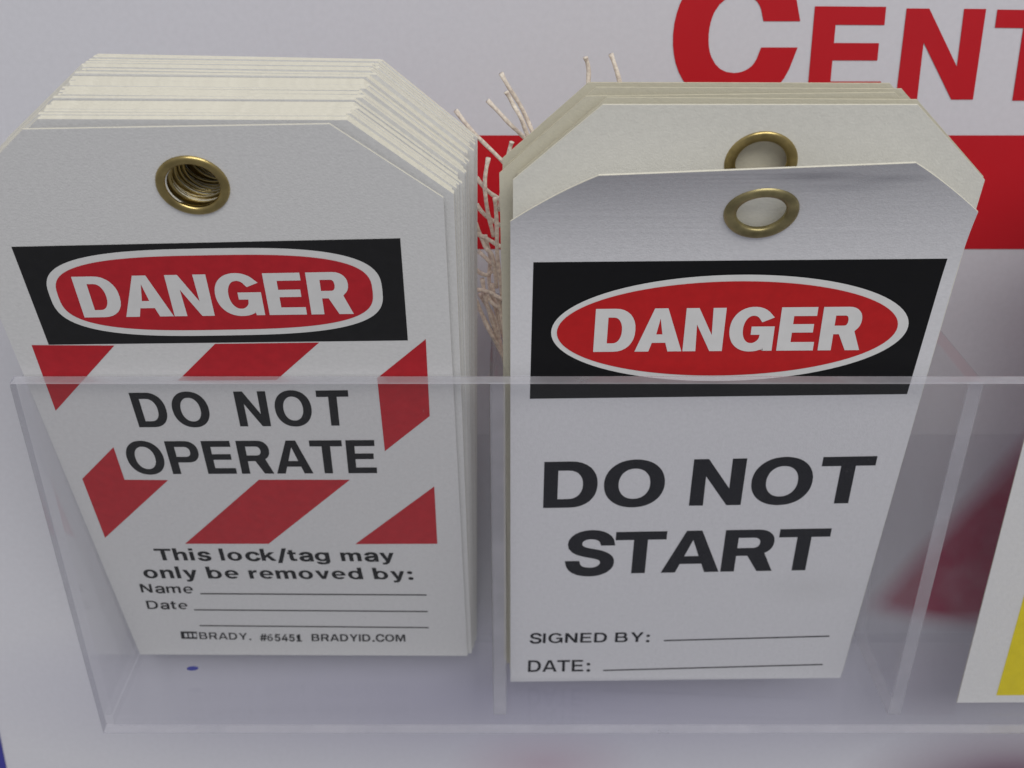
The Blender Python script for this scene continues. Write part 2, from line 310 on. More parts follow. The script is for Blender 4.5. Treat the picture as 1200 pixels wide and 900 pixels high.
BOLD = {
    'D': (500, ['0,0 0,509 211,509 265,505 310,492 349,470 382,442 408,405 428,363 440,314 444,254 440,195 428,146 408,104 382,67 349,39 310,17 265,4 211,0', '109,89 109,420 196,420 232,417 260,406 285,388 304,363 319,333 328,298 331,254 328,211 319,176 304,146 285,121 260,103 232,92 196,89']),
    'O': (558, ['502,254 500,295 493,331 483,364 469,395 451,423 430,448 405,470 378,488 348,501 315,511 280,517 240,518 203,514 170,507 138,495 110,479 84,459 61,436 41,409 25,380 13,348 5,313 0,275 1,233 5,195 13,161 25,129 41,99 61,73 84,49 110,30 139,14 170,2 204,-5 241,-9 281,-7 316,-2 348,8 378,22 406,40 430,61 451,86 469,114 483,145 494,179 500,215', '388,228 385,204 379,182 371,162 361,143 350,126 336,112 321,100 304,91 287,84 267,81 245,80 225,82 207,87 189,95 173,105 159,119 146,134 136,151 127,171 120,192 115,215 113,240 113,268 115,293 120,316 127,338 135,357 146,375 159,390 173,403 189,414 206,422 225,427 245,429 267,428 286,425 304,418 321,409 336,397 349,383 361,366 371,348 379,327 384,305 388,281 389,254']),
    'A': (533, ['0,0 188,509 314,509 502,0 384,0 349,108 150,108 116,0', '249,411 179,195 320,195']),
    'N': (496, ['0,0 0,509 116,509 321,178 321,509 430,509 430,0 316,0 109,333 109,0']),
    'E': (456, ['0,0 0,509 385,509 385,420 111,420 111,307 364,307 364,221 111,221 111,89 396,89 396,0']),
    'R': (493, ['0,0 0,509 280,509 317,506 349,496 376,480 398,458 415,432 425,401 429,365 426,326 417,294 402,267 381,244 355,227 445,0 320,0 218,198 111,198 111,0', '111,285 111,422 251,422 273,419 291,410 305,396 313,377 316,353 313,330 305,311 291,297 273,288 251,285']),
    'P': (478, ['0,0 0,509 262,509 299,506 330,498 358,484 381,465 400,441 414,414 423,382 425,345 423,308 414,277 400,250 381,226 358,207 330,193 299,185 262,182 111,182 111,0', '111,269 111,422 244,422 269,418 288,408 304,392 313,372 316,345 313,319 304,298 288,282 269,272 244,269']),
    'T': (478, ['0,509 436,509 436,419 274,419 274,0 162,0 162,419 0,419']),
    'G': (551, ['466,400 444,432 417,460 386,483 351,500 313,512 271,517 224,517 183,510 145,498 111,480 80,456 54,428 33,395 16,358 6,318 0,274 1,224 8,181 20,142 37,106 60,74 87,47 118,25 153,8 192,-3 234,-8 281,-7 322,0 359,12 393,31 416,52 430,0 492,0 492,282 262,282 262,198 378,198 364,148 349,125 330,107 308,93 284,84 257,80 227,82 202,89 180,101 160,118 143,139 129,165 120,193 114,225 113,262 116,296 123,327 134,354 149,378 167,398 188,413 212,423 238,428 267,428 293,422 317,412 337,396 355,376 369,351']),
    'I': (173, ['0,0 0,509 111,509 111,0']),
    'Y': (493, ['177,0 177,196 0,509 125,509 233,298 339,509 462,509 289,196 289,0']),
    'B': (500, ['0,0 0,509 269,509 305,506 334,497 360,482 380,462 395,438 404,410 407,375 403,342 393,314 377,291 385,273 389,260 410,240 425,216 435,188 440,156 438,120 432,91 419,64 402,42 379,24 353,11 323,3 287,0', '109,305 109,423 244,423 266,419 283,407 294,389 298,364 294,340 283,321 266,309 244,305', '109,86 109,222 258,222 287,217 309,203 322,182 327,153 322,125 309,104 287,90 258,85']),
    'M': (602, ['0,0 0,509 156,509 265,171 374,509 531,509 531,0 429,0 429,396 305,0 225,0 102,396 102,0']),
    '6': (449, ['387,164 384,195 376,224 364,251 346,275 324,295 299,312 270,324 238,332 204,336 168,334 135,328 106,318 79,303 55,284 36,261 21,236 11,208 6,177 7,144 12,114 23,87 39,62 59,40 83,22 111,7 141,-3 174,-8 211,-8 244,-4 275,5 303,18 328,35 349,57 366,81 378,108 385,137', '283,148 279,129 272,112 261,98 248,86 233,78 216,72 198,71 179,72 162,78 147,87 134,98 124,113 117,130 113,148 112,169 115,188 121,205 130,220 143,233 157,243 173,249 191,252 211,252 228,247 244,240 257,229 269,215 277,199 282,181 284,161', '7,156 44,378 138,480 218,518 313,502 364,436 276,407 218,436 145,407 109,320 109,284 44,276']),
    'e': (417, ['369,191 366,230 357,266 343,299 323,328 298,351 269,370 237,382 202,388 164,387 130,380 99,366 71,346 47,322 29,292 15,258 8,222 6,181 10,142 21,107 37,75 58,47 83,25 113,8 146,-3 181,-7 219,-5 252,4 283,19 310,40 332,66 243,103 232,91 220,82 206,77 191,74 175,75 161,80 148,87 136,98 126,111 118,127 112,145 108,164 106,161 369,161', '270,227 263,242 254,264 242,283 226,296 208,305 188,308 167,305 149,296 133,283 121,264 112,242 105,227']),
    'm': (584, ['0,0 0,382 105,382 105,342 160,384 240,389 309,342 367,385 440,389 503,360 527,291 527,0 420,0 420,251 398,300 350,294 318,247 318,0 211,0 211,251 189,300 143,294 108,247 108,0']),
    'n': (397, ['0,0 0,382 105,382 105,336 171,385 251,387 313,356 338,291 338,0 229,0 229,251 207,297 156,294 109,244 109,0']),
    'h': (397, ['0,0 0,531 109,531 109,342 171,385 251,387 313,356 338,291 338,0 229,0 229,251 207,297 156,294 109,244 109,0']),
    'r': (259, ['0,0 0,382 103,382 103,320 145,378 225,389 225,287 156,280 109,229 109,0']),
    'o': (437, ['378,191 374,234 363,273 345,308 321,338 290,362 256,379 218,388 175,389 135,383 99,369 67,347 41,319 20,286 7,248 0,206 2,161 10,121 26,84 49,52 77,26 110,7 147,-5 188,-9 230,-5 267,7 301,26 329,52 352,83 368,120 376,160', '270,173 264,143 255,117 240,97 223,82 202,74 180,73 159,80 141,93 126,113 115,138 109,167 108,200 112,230 120,257 134,279 150,296 170,306 192,308 214,304 233,292 249,274 261,250 268,222 270,191']),
    'b': (444, ['387,191 383,234 372,273 354,308 329,338 299,362 265,379 226,388 183,389 144,383 108,369 76,347 49,319 29,286 15,248 9,206 10,161 19,121 35,84 57,52 86,26 119,7 156,-5 197,-9 239,-5 276,7 309,26 338,52 360,83 376,120 385,160', '278,173 273,143 263,117 249,97 231,82 211,74 188,73 168,80 149,93 135,113 124,138 118,167 117,200 120,230 129,257 142,279 159,296 179,306 201,308 223,304 241,292 257,274 269,250 277,222 279,191', '109,0 109,531 0,531 0,0']),
    'd': (444, ['378,191 374,234 363,273 345,308 321,338 290,362 256,379 218,388 175,389 135,383 99,369 67,347 41,319 20,286 7,248 0,206 2,161 10,121 26,84 49,52 77,26 110,7 147,-5 188,-9 230,-5 267,7 301,26 329,52 352,83 368,120 376,160', '270,173 264,143 255,117 240,97 223,82 202,74 180,73 159,80 141,93 126,113 115,138 109,167 108,200 112,230 120,257 134,279 150,296 170,306 192,308 214,304 233,292 249,274 261,250 268,222 270,191', '382,0 382,531 273,531 273,0']),
    'g': (444, ['378,191 374,234 363,273 345,308 321,338 290,362 256,379 218,388 175,389 135,383 99,369 67,347 41,319 20,286 7,248 0,206 2,161 10,121 26,84 49,52 77,26 110,7 147,-5 188,-9 230,-5 267,7 301,26 329,52 352,83 368,120 376,160', '270,173 264,143 255,117 240,97 223,82 202,74 180,73 159,80 141,93 126,113 115,138 109,167 108,200 112,230 120,257 134,279 150,296 170,306 192,308 214,304 233,292 249,274 261,250 268,222 270,191', '382,382 273,382 273,-7 247,-58 182,-73 120,-36 15,-44 51,-116 131,-154 240,-154 334,-116 382,-29']),
    'y': (401, ['0,382 116,382 191,138 262,382 374,382 233,-44 196,-109 138,-149 44,-149 44,-62 109,-62 135,-15 138,0']),
    'k': (404, ['0,0 0,531 108,531 108,240 233,382 364,382 225,240 382,0 251,0 154,164 108,116 108,0']),
    'v': (401, ['0,382 115,382 189,120 262,382 374,382 244,0 135,0']),
    'l': (168, ['0,0 0,531 108,531 108,0']),
    'i': (168, ['0,0 0,382 108,382 108,0', '108,436 0,436 0,531 108,531']),
    't': (270, ['44,480 149,480 149,382 225,382 225,298 149,298 149,131 164,91 225,87 225,0 124,-6 62,29 42,95 42,298 0,298 0,382 42,382']),
}


def link(name, me, parent=None):
    o = bpy.data.objects.new(name, me)
    SC.collection.objects.link(o)
    if parent:
        o.parent = parent
    return o


def finish(name, bm, mats, parent=None, smooth=False):
    bmesh.ops.recalc_face_normals(bm, faces=bm.faces[:])
    me = bpy.data.meshes.new(name)
    for f in bm.faces:
        f.smooth = smooth
    bm.to_mesh(me)
    bm.free()
    for m in (mats if isinstance(mats, (list, tuple)) else [mats]):
        me.materials.append(m)
    return link(name, me, parent)


def thing(name, label, cat, loc, group=None, rot=(0, 0, 0)):
    o = link(name, None)
    o.empty_display_size = 0.01
    o.location = (loc[0] * MM, loc[1] * MM, (loc[2] + CAM_H) * MM)
    o.rotation_euler = rot
    o['label'] = label
    o['category'] = cat
    if group:
        o['group'] = group
    return o


def area2(c):
    return sum(c[i][0] * c[(i + 1) % len(c)][1] - c[(i + 1) % len(c)][0] * c[i][1] for i in range(len(c)))


def inside(p, c):
    r = False
    for i in range(len(c)):
        a, b = c[i], c[(i + 1) % len(c)]
        if (a[1] > p[1]) != (b[1] > p[1]) and p[0] < (b[0] - a[0]) * (p[1] - a[1]) / (b[1] - a[1]) + a[0]:
            r = not r
    return r


def fill(bm, outer, holes=(), n=0.0):
    """A flat face set for one outline with holes, at height n; verts are (u, s, n)."""
    edges = []
    for c in [outer] + list(holes):
        vs = [bm.verts.new((p[0], p[1], n)) for p in c]
        for i in range(len(vs)):
            edges.append(bm.edges.new((vs[i], vs[(i + 1) % len(vs)])))
    r = bmesh.ops.triangle_fill(bm, edges=edges, use_beauty=True, use_dissolve=False)
    return [g for g in r['geom'] if isinstance(g, bmesh.types.BMFace)]


def straight(u, s, n):
    return Vector((u * MM, -n * MM, s * MM))


def swollen(u, s, n):
    return straight(u, s, n * (1 + 2.8 * max(0, s) / 141))


class Curl:
    """A tag that is flat up to s0 and curls forward above it by up to amp radians."""
    def __init__(self, s0, length, amp, side=0.0):     # side: share by which the curl slackens towards the right
        self.s0, self.L, self.amp, self.side = s0, length, amp, side

    def __call__(self, u, s, n):
        if s <= self.s0:
            return straight(u, s, n)
        y, z, k = 0.0, self.s0, 24
        ds = (s - self.s0) / k
        for i in range(k):
            t = ((i + 0.5) * ds) / (self.L - self.s0)
            a = self.amp * (1 - self.side * u / 35) * t ** 1.35
            y -= math.sin(a) * ds
            z += math.cos(a) * ds
        t = (s - self.s0) / (self.L - self.s0)
        a = self.amp * (1 - self.side * u / 35) * t ** 1.35
        return Vector((u * MM, (y - n * math.cos(a)) * MM, (z - n * math.sin(a)) * MM))


def mapped(bm, fn, cuts=()):
    for s in cuts:
        bmesh.ops.bisect_plane(bm, geom=bm.verts[:] + bm.edges[:] + bm.faces[:], plane_co=(0, s, 0), plane_no=(0, 1, 0), dist=1e-5)
    for v in bm.verts:
        v.co = fn(v.co.x, v.co.y, v.co.z)


def circle(cx, cy, r, n=40):
    return [(cx + r * math.cos(2 * math.pi * i / n), cy + r * math.sin(2 * math.pi * i / n)) for i in range(n)]


def tag_outline(w, length, dx, dy, bl=0.0, seed=None):
    h = w / 2
    return [(-h, bl), (h, 0), (h, length - dy), (h - dx, length), (-h + dx, length), (-h, length - dy)]


def card_mesh(outline, hole, thick, fn, cuts=(), back_only=False):
    bm = bmesh.new()
    faces = fill(bm, outline, [hole] if hole else [], 0.0)
    for f in faces:
        f.normal_update()
        if f.normal.z < 0:
            f.normal_flip()
    r = bmesh.ops.extrude_face_region(bm, geom=faces, use_keep_orig=True)
    for v in [g for g in r['geom'] if isinstance(g, bmesh.types.BMVert)]:
        v.co.z -= thick
    bm.normal_update()
    for f in bm.faces:
        zs = [v.co.z for v in f.verts]
        f.material_index = 1 if max(zs) - min(zs) > thick * .5 else 0
    mapped(bm, fn, cuts)
    return bm


def sheet(name, contours, fn, n, mat, parent, cuts=()):
    """Printed sheet(s): each contour is (outer, holes)."""
    bm = bmesh.new()
    for i, (o, hs) in enumerate(contours):
        fill(bm, o, hs, n + 0.002 * i)
    mapped(bm, fn, cuts)
    bmesh.ops.recalc_face_normals(bm, faces=bm.faces[:])
    return finish(name, bm, mat, parent)


def bilin(q, x, y):
    """q = TL, TR, BR, BL; x, y in 0..1 from the bottom left."""
    tl, tr, br, bl = q
    return tuple(bl[k] * (1 - x) * (1 - y) + br[k] * x * (1 - y) + tr[k] * x * y + tl[k] * (1 - x) * y for k in (0, 1))


def offset(c, ox, oy, outline_sign):
    """Move a contour outwards by (ox, oy), mitred."""
    n = len(c)
    res = []
    for i in range(n):
        p, a, b = c[i], c[i - 1], c[(i + 1) % n]
        e1 = (p[0] - a[0], p[1] - a[1])
        e2 = (b[0] - p[0], b[1] - p[1])
        l1, l2 = math.hypot(*e1) or 1, math.hypot(*e2) or 1
        n1 = (e1[1] / l1 * outline_sign, -e1[0] / l1 * outline_sign)
        n2 = (e2[1] / l2 * outline_sign, -e2[0] / l2 * outline_sign)
        d = 1 + n1[0] * n2[0] + n1[1] * n2[1]
        m = ((n1[0] + n2[0]) / max(d, .35), (n1[1] + n2[1]) / max(d, .35))
        res.append((p[0] + m[0] * ox, p[1] + m[1] * oy))
    return res


def glyph_groups(text, ox, oy, track, space=300):
    """Outline groups [(outer, holes)] of a word, emboldened by ox, oy font units."""
    groups, x = [], 0
    for i, ch in enumerate(text):
        x += KERN.get(text[max(i - 1, 0):i + 1], 0)
        if ch == ' ':
            x += space
            continue
        adv, cs = BOLD.get(ch) or GLYPHS[ch]
        gx, gy = (ox - 26, oy - 22) if ch in BOLD else (ox, oy)
        cs = [[tuple(float(v) for v in p.split(',')) for p in c.split()] for c in cs]
        big = max(cs, key=lambda c: abs(area2(c)))
        if ch in BOLD:                       # first contour is the letter, later ones inside it are its counters
            cs = [c if area2(c) > 0 else c[::-1] for c in cs]
            holes = [c[::-1] for c in cs[1:] if inside(c[0], cs[0])]
            outers = [cs[0]] + [c for c in cs[1:] if not inside(c[0], cs[0])]
            sgn = 1
            if ch == '6':
                outers, holes = [cs[0], cs[2]], [cs[1][::-1]]
        else:
            sgn = 1 if area2(big) > 0 else -1
            outers = [c for c in cs if area2(c) * sgn > 0]
            holes = [c for c in cs if area2(c) * sgn < 0]
        gr = [(o, [h for h in holes if inside(h[0], o)] if k == 0 or ch not in BOLD else []) for k, o in enumerate(outers)]
        for o, hs in gr:
            groups.append(([(p[0] + x, p[1]) for p in offset(o, gx, gy, sgn)],
                           [[(p[0] + x, p[1]) for p in offset(h, gx, gy, sgn)] for h in hs]))
        x += adv + track
    return groups


CAP = 509.0
KERN = {'DA': -34, 'TA': -46, 'AT': -46, 'RT': -16, 'PE': 0, 'RA': -18, 'AN': -6, 'Th': -20, 'Da': -8}


def lettering(name, text, quad, fn, n, mat, parent, ox=20, oy=20, track=0, space=220, cap=CAP, cuts=()):
    g = glyph_groups(text, ox, oy, track, space)
    xs = [p[0] for o, _ in g for p in o]
    x0, x1 = min(xs), max(xs)
    y0, y1 = -oy, cap + oy
    f = lambda p: bilin(quad, (p[0] - x0) / (x1 - x0), (p[1] - y0) / (y1 - y0))
    g = [([f(p) for p in o], [[f(p) for p in h] for h in hs]) for o, hs in g]
    return sheet(name, g, fn, n, mat, parent, cuts)


def super_oval(cx, cy, rx, ry, e, n=96, skew=0.0):
    r = []
    for i in range(n):
        a = 2 * math.pi * i / n
        ca, sa = math.cos(a), math.sin(a)
        x = rx * math.copysign(abs(ca) ** (2 / e), ca)
        r.append((cx + x, cy + ry * math.copysign(abs(sa) ** (2 / e), sa) + skew * x))
    return r


def line_quad(a, b, w):
    return [(a[0], a[1] + w / 2), (a[0], a[1] - w / 2), (b[0], b[1] - w / 2), (b[0], b[1] + w / 2)]


def grommet_mesh(fn, cu, cs, r_in, r_out, front, back, seg=44):
    """A rolled eyelet: rounded flange in front, barrel through the hole, small flange behind."""
    prof = []
    rm, rw = (r_in + r_out) / 2, (r_out - r_in) / 2
    for i in range(9):
        a = math.pi * i / 8
        prof.append((rm + rw * math.cos(a), 0.02 + front * math.sin(a)))
    prof += [(r_in + .02, -back * .5), (r_in + .05, -back), (r_in + rw * .8, -back - .05), (r_out - .3, -back)]
    bm = bmesh.new()
    rings = []
    for j in range(seg):
        a = 2 * math.pi * j / seg
        rings.append([bm.verts.new((cu + r * math.cos(a), cs + r * math.sin(a), n)) for r, n in prof])
    for j in range(seg):
        p, q = rings[j], rings[(j + 1) % seg]
        for i in range(len(prof) - 1):
            bm.faces.new((p[i], p[i + 1], q[i + 1], q[i]))
    for v in bm.verts:
        v.co = fn(v.co.x, v.co.y, v.co.z)
    return bm


def prism(bm, poly_yz, x0, x1):
    a = [bm.verts.new((x0 * MM, y * MM, (z + CAM_H) * MM)) for y, z in poly_yz]
    b = [bm.verts.new((x1 * MM, y * MM, (z + CAM_H) * MM)) for y, z in poly_yz]
    n = len(a)
    bm.faces.new(a)
    bm.faces.new(b[::-1])
    for i in range(n):
        bm.faces.new((a[i], b[i], b[(i + 1) % n], a[(i + 1) % n]))


def panel(name, poly_yz, x0, x1, parent, big_axis, bevel=0.35, ends=False):
    """An acrylic plate; faces that do not look along big_axis are cut edges."""
    bm = bmesh.new()
    prism(bm, poly_yz, x0, x1)
    bmesh.ops.recalc_face_normals(bm, faces=bm.faces[:])
    bmesh.ops.bevel(bm, geom=bm.edges[:], offset=bevel * MM, segments=2, affect='EDGES', profile=0.5)
    bm.normal_update()
    ax = Vector(big_axis).normalized() if big_axis else None
    for f in bm.faces:
        clear = ax is None or abs(f.normal.dot(ax)) > 0.9 or (ax.x == 1 and f.normal.z > 0.8)
        f.material_index = 0 if clear else (2 if ends and abs(f.normal.x) > 0.5 else 1)
    o = finish(name, bm, [ACRYLIC, ACRYLIC_EDGE, ACRYLIC_END])
    o.parent = parent
    o.matrix_parent_inverse = Matrix.Translation(-Vector(parent.location))
    return o


# ------------------------------------------------------------------ display board behind everything
BY = 246.0
board = thing('display_board', 'white display board with red lettering and a red band behind the clear holder', 'sign board', (0, BY, -170))


def on_board(u, s, n):
    return Vector((u * MM, -n * MM, s * MM))


bm = bmesh.new()
fill(bm, [(-122.7, -110), (260, -110), (260, 230), (-122.7, 230)], [], 0)
r = bmesh.ops.extrude_face_region(bm, geom=bm.faces[:], use_keep_orig=True)
for v in [g for g in r['geom'] if isinstance(g, bmesh.types.BMVert)]:
    v.co.z -= 4
mapped(bm, on_board)
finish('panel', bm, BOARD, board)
bm = bmesh.new()
fill(bm, [(-150, -110), (-122.75, -110), (-122.75, 230), (-150, 230)], [], 0.3)
r = bmesh.ops.extrude_face_region(bm, geom=bm.faces[:], use_keep_orig=True)
for v in [g for g in r['geom'] if isinstance(g, bmesh.types.BMVert)]:
    v.co.z -= 4
mapped(bm, on_board)
finish('edge_strip', bm, BOARD_BLUE, board)
sheet('red_band', [([(-45, 90.2), (240, 90.2), (240, 113.2), (-45, 113.2)], [])], on_board, 0.15, BOARD_RED, board)
for ch, q, ox in (('C', [(30.4, 145.4), (54.0, 145.4), (53.6, 119.2), (30.0, 119.2)], 44),
                  ('E', [(56.3, 138.1), (69.9, 138.0), (70.3, 119.5), (56.4, 119.5)], 33),
                  ('N', [(73.4, 137.7), (88.2, 137.6), (88.2, 119.4), (73.4, 119.4)], 33),
                  ('T', [(90.3, 137.5), (105.1, 137.3), (105.1, 119.2), (90.5, 119.2)], 33)):
    lettering('letter', ch, q, on_board, 0.15, BOARD_RED, board, ox, 28 if ox < 40 else 40)

# ------------------------------------------------------------------ clear acrylic holder
holder = thing('brochure_holder', 'clear acrylic pocket holder with dividers fixed to the white board', 'holder', (0, 220, -173))
FD = Vector((0, 211.3 - 195.5, -172.6 + 87.0)).normalized()
FN = (0, FD.z, -FD.y)


def fy(z):                                   # outer face of the front panel
    return 195.5 + (-87.0 - z) / 85.6 * 15.8


X0, X1 = -84.2, 164.0
panel('front_panel', [(fy(-87), -87), (fy(-173), -173), (fy(-173) + 2.6, -172.6), (fy(-87) + 2.6, -86.6)], X0, X1, holder, FN, ends=True)
panel('base_panel', [(fy(-170) + 2.7, -172.9), (fy(-170) + 2.7, -170.1), (242.9, -170.1), (242.9, -172.9)], X0 + 1.7, X1 - 1.7, holder, None)
panel('back_panel', [(243.1, -173), (245.6, -173), (245.6, -121), (243.1, -121)], X0, X1, holder, None)


def upright(name, x0, x1, axis=(1, 0, 0)):
    panel(name, [(fy(-169.9) + 2.7, -169.9), (fy(-88) + 2.7, -88), (242.9, -88), (242.9, -169.9)], x0, x1, holder, axis)


upright('side_panel', X0, X0 + 1.6, None)
upright('divider', -3.9, -1.1)
upright('divider', 77.4, 80.2)
upright('side_panel', X1 - 1.6, X1, None)
spot = sheet('pen_mark', [([(p[0], p[1]) for p in super_oval(-69.6, 229.6, 1.3, .8, 2, 16)], [])],
             lambda u, s, n: Vector((u * MM, s * MM, (-170.08 + n + CAM_H) * MM)), 0.02, SPOT, None)
spot.parent = [o for o in holder.children if o.name.startswith('base_panel')][0]

# ------------------------------------------------------------------ left stack: DO NOT OPERATE tags
LX, LB = -46.1, 234.1
LEAN_L = math.atan2(55.9, 130.0)
LW, LL = 72.6, 141.6
GL = 131.1
HOLE_L = circle(0, GL, 4.25)
LO = [(-36.0, 0.4), (36.3, -0.2), (36.0, 128.8), (20.6, 141.9), (-22.5, 141.0), (-36.6, 127.6)]


def lx(pts):
    return [(p[0] - LX, p[1]) for p in pts]


t = thing('safety_tag', 'front white danger tag reading DO NOT OPERATE with red stripes, in the left pocket', 'tag',
          (LX, LB, -169.9), 'do not operate tags in the left pocket', (LEAN_L, 0, 0))
finish('card', card_mesh(LO, HOLE_L, 0.25, straight), [CARD, EDGE], t)
finish('grommet', grommet_mesh(straight, -.45, GL, 3.95, 5.4, 0.5, 0.35), BRASS, t, True)
hd = sheet('header_panel', [(lx([(-76.4, 119.3), (-16.95, 121.0), (-17.1, 99.0), (-76.35, 98.0)]), [])], straight, 0.04, INK_GREY, t)
sheet('white_oval', [(super_oval(-46.85 - LX, 109.6, 26.4, 9.4, 3.0, skew=.024), [])], straight, 0.08, INK_WHITE, hd)
sheet('red_oval', [(super_oval(-46.95 - LX, 109.6, 24.95, 8.05, 3.0, skew=.024), [])], straight, 0.12, INK_RED, hd)
lettering('danger_lettering', 'DANGER', lx([(-68.8, 113.6), (-25.4, 114.7), (-25.4, 104.8), (-68.85, 104.0)]), straight, 0.16, INK_WHITE, hd, 46, 24, 34)
for pts in ([(-79.2, 97.9), (-65.6, 97.8), (-79.5, 81.6)],
            [(-48.9, 98.2), (-31.75, 98.5), (-39.95, 89.5), (-56.7, 89.3)],
            [(-14.15, 99.3), (-14.4, 80.2), (-22.95, 70.6), (-22.85, 89.9)],
            [(-71.7, 71.7), (-71.8, 62.3), (-63.75, 62.2), (-79.65, 44.1), (-79.55, 62.6)],
            [(-46.9, 62.3), (-30.05, 62.3), (-47.9, 42.1), (-64.35, 42.1)],
            [(-14.5, 60.3), (-14.7, 42.1), (-30.85, 42.0)]):
    sheet('hazard_stripe', [(lx(pts), [])], straight, 0.05, INK_RED, t)
lettering('warning_lettering', 'DO NOT', lx([(-65.8, 86.6), (-28.1, 87.3), (-28.4, 77.3), (-65.85, 76.8)]), straight, 0.05, INK_SOFT, t, 28, 22, 34, 300)
lettering('warning_lettering', 'OPERATE', lx([(-69.9, 73.7), (-24.5, 74.1), (-24.85, 63.9), (-70.0, 63.55)]), straight, 0.05, INK_SOFT, t, 28, 22, 16)
lettering('notice_lettering', 'This lock/tag may', lx([(-71.0, 40.6), (-23.6, 40.2), (-23.4, 36.0), (-71.1, 36.3)]), straight, 0.05, INK_SOFT, t, 25, 21, 18, 210)
lettering('notice_lettering', 'only be removed by:', lx([(-74.7, 34.4), (-20.3, 33.8), (-20.0, 29.6), (-74.8, 30.0)]), straight, 0.05, INK_SOFT, t, 25, 21, 18, 210)
lettering('notice_lettering', 'Name', lx([(-76.4, 28.2), (-65.6, 28.1), (-65.9, 24.5), (-76.6, 24.8)]), straight, 0.05, INK_SOFT, t, 14, 14, 6)
lettering('notice_lettering', 'Date', lx([(-76.4, 22.0), (-67.8, 21.95), (-68.2, 18.55), (-76.6, 18.65)]), straight, 0.05, INK_SOFT, t, 14, 14, 6)
for a, b in (((-64.5, 24.5), (-17.7, 24.0)), ((-66.9, 18.4), (-17.75, 17.75)), ((-66.85, 12.25), (-17.85, 11.45))):
    sheet('writing_line', [(lx(line_quad(a, b, .42)), [])], straight, 0.05, INK_SOFT, t)
lg = sheet('maker_logo', [(lx([(-71.4, 9.95), (-67.9, 9.85), (-68.3, 6.9), (-71.75, 7.0)]), [])], straight, 0.05, INK_SOFT, t)
for k in range(3):
    a = -70.75 + k * .98
    sheet('logo_mark', [(lx([(a, 9.2), (a + .62, 9.2), (a + .5, 7.7), (a - .12, 7.7)]), [])], straight, 0.08, CARD, lg)
lettering('maker_lettering', 'BRADY.', lx([(-67.5, 9.75), (-56.3, 9.35), (-56.6, 6.4), (-67.8, 6.75)]), straight, 0.05, INK_SOFT, t, 14, 14, 8)
lettering('maker_lettering', '#65451', lx([(-54.5, 8.95), (-45.4, 8.8), (-45.7, 5.85), (-54.8, 6.05)]), straight, 0.05, INK_SOFT, t, 20, 18, 20)
lettering('maker_lettering', 'BRADYID.COM', lx([(-43.3, 9.0), (-23.1, 8.8), (-23.2, 5.7), (-43.6, 5.9)]), straight, 0.05, INK_SOFT, t, 20, 18, 10)

GROUP_L = 'do not operate tags in the left pocket'
HIDDEN_L = 'cream edged tag packed in the thick stack behind the DO NOT OPERATE tag'
NL = 46
proto = thing('safety_tag', HIDDEN_L, 'tag', (LX, LB, -169.9), GROUP_L)
pc = finish('card', card_mesh(tag_outline(LW, LL, 14.6, 13.1), circle(-.9, GL, 4.25, 28), 0.14, swollen), [CARD, EDGE], proto)
pg = finish('grommet', grommet_mesh(straight, -.9, GL, 4.05, 5.2, 0.13, 0.10, 32), BRASS, proto, True)


def dup(src, label=None):
    c = src.copy()
    SC.collection.objects.link(c)
    for ch in src.children:
        d = ch.copy()
        SC.collection.objects.link(d)
        d.parent = c
    if label:
        c['label'] = label
    return c


spread = [random.uniform(.75, 1.25) for _ in range(NL)]
spread[0] = 1.5
tot = sum(spread)
acc = 0
for i in range(1, NL):
    acc += spread[i - 1]
    f = i / (NL - 1)
    g = acc / (tot - spread[-1])
    o = proto if i == 1 else dup(proto)
    if i == NL - 1:
        o['label'] = 'rearmost cream edged tag of the left stack, nearest the white board'
    by = LB + 0.30 + f * 7.6
    lean = LEAN_L + (math.radians(17.0) - LEAN_L) * g
    rot = math.radians(0.15 + 0.85 * f ** .8 + random.uniform(-.22, .22))
    o.location = ((LX + .5 + 1.2 * f + random.uniform(-.35, .35)) * MM, by * MM, (-169.8 + random.uniform(0, .5) + CAM_H) * MM)
    o.rotation_euler = (lean, rot, 0)

# ------------------------------------------------------------------ middle pocket: DO NOT START tags
RX, RB = 35.35, 226.3
LEAN_R = math.atan2(35.5, 114.7)
RL = 132.2
GR = 121.0
curl = Curl(104.0, RL, math.radians(32), 0.16)
CUTS = [104.0 + k * 1.2 for k in range(25)]
GROUP_R = 'do not start tags in the middle pocket'


def rx(pts):
    return [(p[0] - RX, p[1]) for p in pts]


t = thing('safety_tag', 'front white danger tag reading DO NOT START with its top edge curling forward', 'tag',
          (RX, RB, -170.1), GROUP_R, (LEAN_R, 0, 0))
RO = [(-35.7, -1.4), (35.4, 0.0), (35.8, 120.6), (22.8, 133.0), (-22.8, 131.4), (-35.6, 119.0)]
finish('card', card_mesh(RO, circle(2.6, GR, 4.2), 0.25, curl, CUTS), [CARD_WORN, EDGE], t)
finish('grommet', grommet_mesh(curl, 2.6, GR, 3.75, 5.75, 0.62, 0.4), BRASS_DULL, t, True)
hd = sheet('header_panel', [(rx([(3.4, 110.1), (69.0, 110.8), (68.5, 81.9), (3.1, 80.8)]), [])], curl, 0.04, INK_BLACK, t, CUTS)
sheet('white_oval', [(super_oval(36.05 - RX, 96.3, 29.55, 11.3, 2.0, skew=.02), [])], curl, 0.13, INK_WHITE, hd, CUTS)
sheet('red_oval', [(super_oval(35.65 - RX, 96.3, 28.2, 10.0, 2.0, skew=.02), [])], curl, 0.19, INK_RED_BRIGHT, hd, CUTS)
lettering('danger_lettering', 'DANGER', rx([(13.75, 101.1), (57.9, 101.6), (58.35, 91.6), (13.65, 91.2)]), straight, 0.24, INK_WHITE, hd, 50, 30, 46)
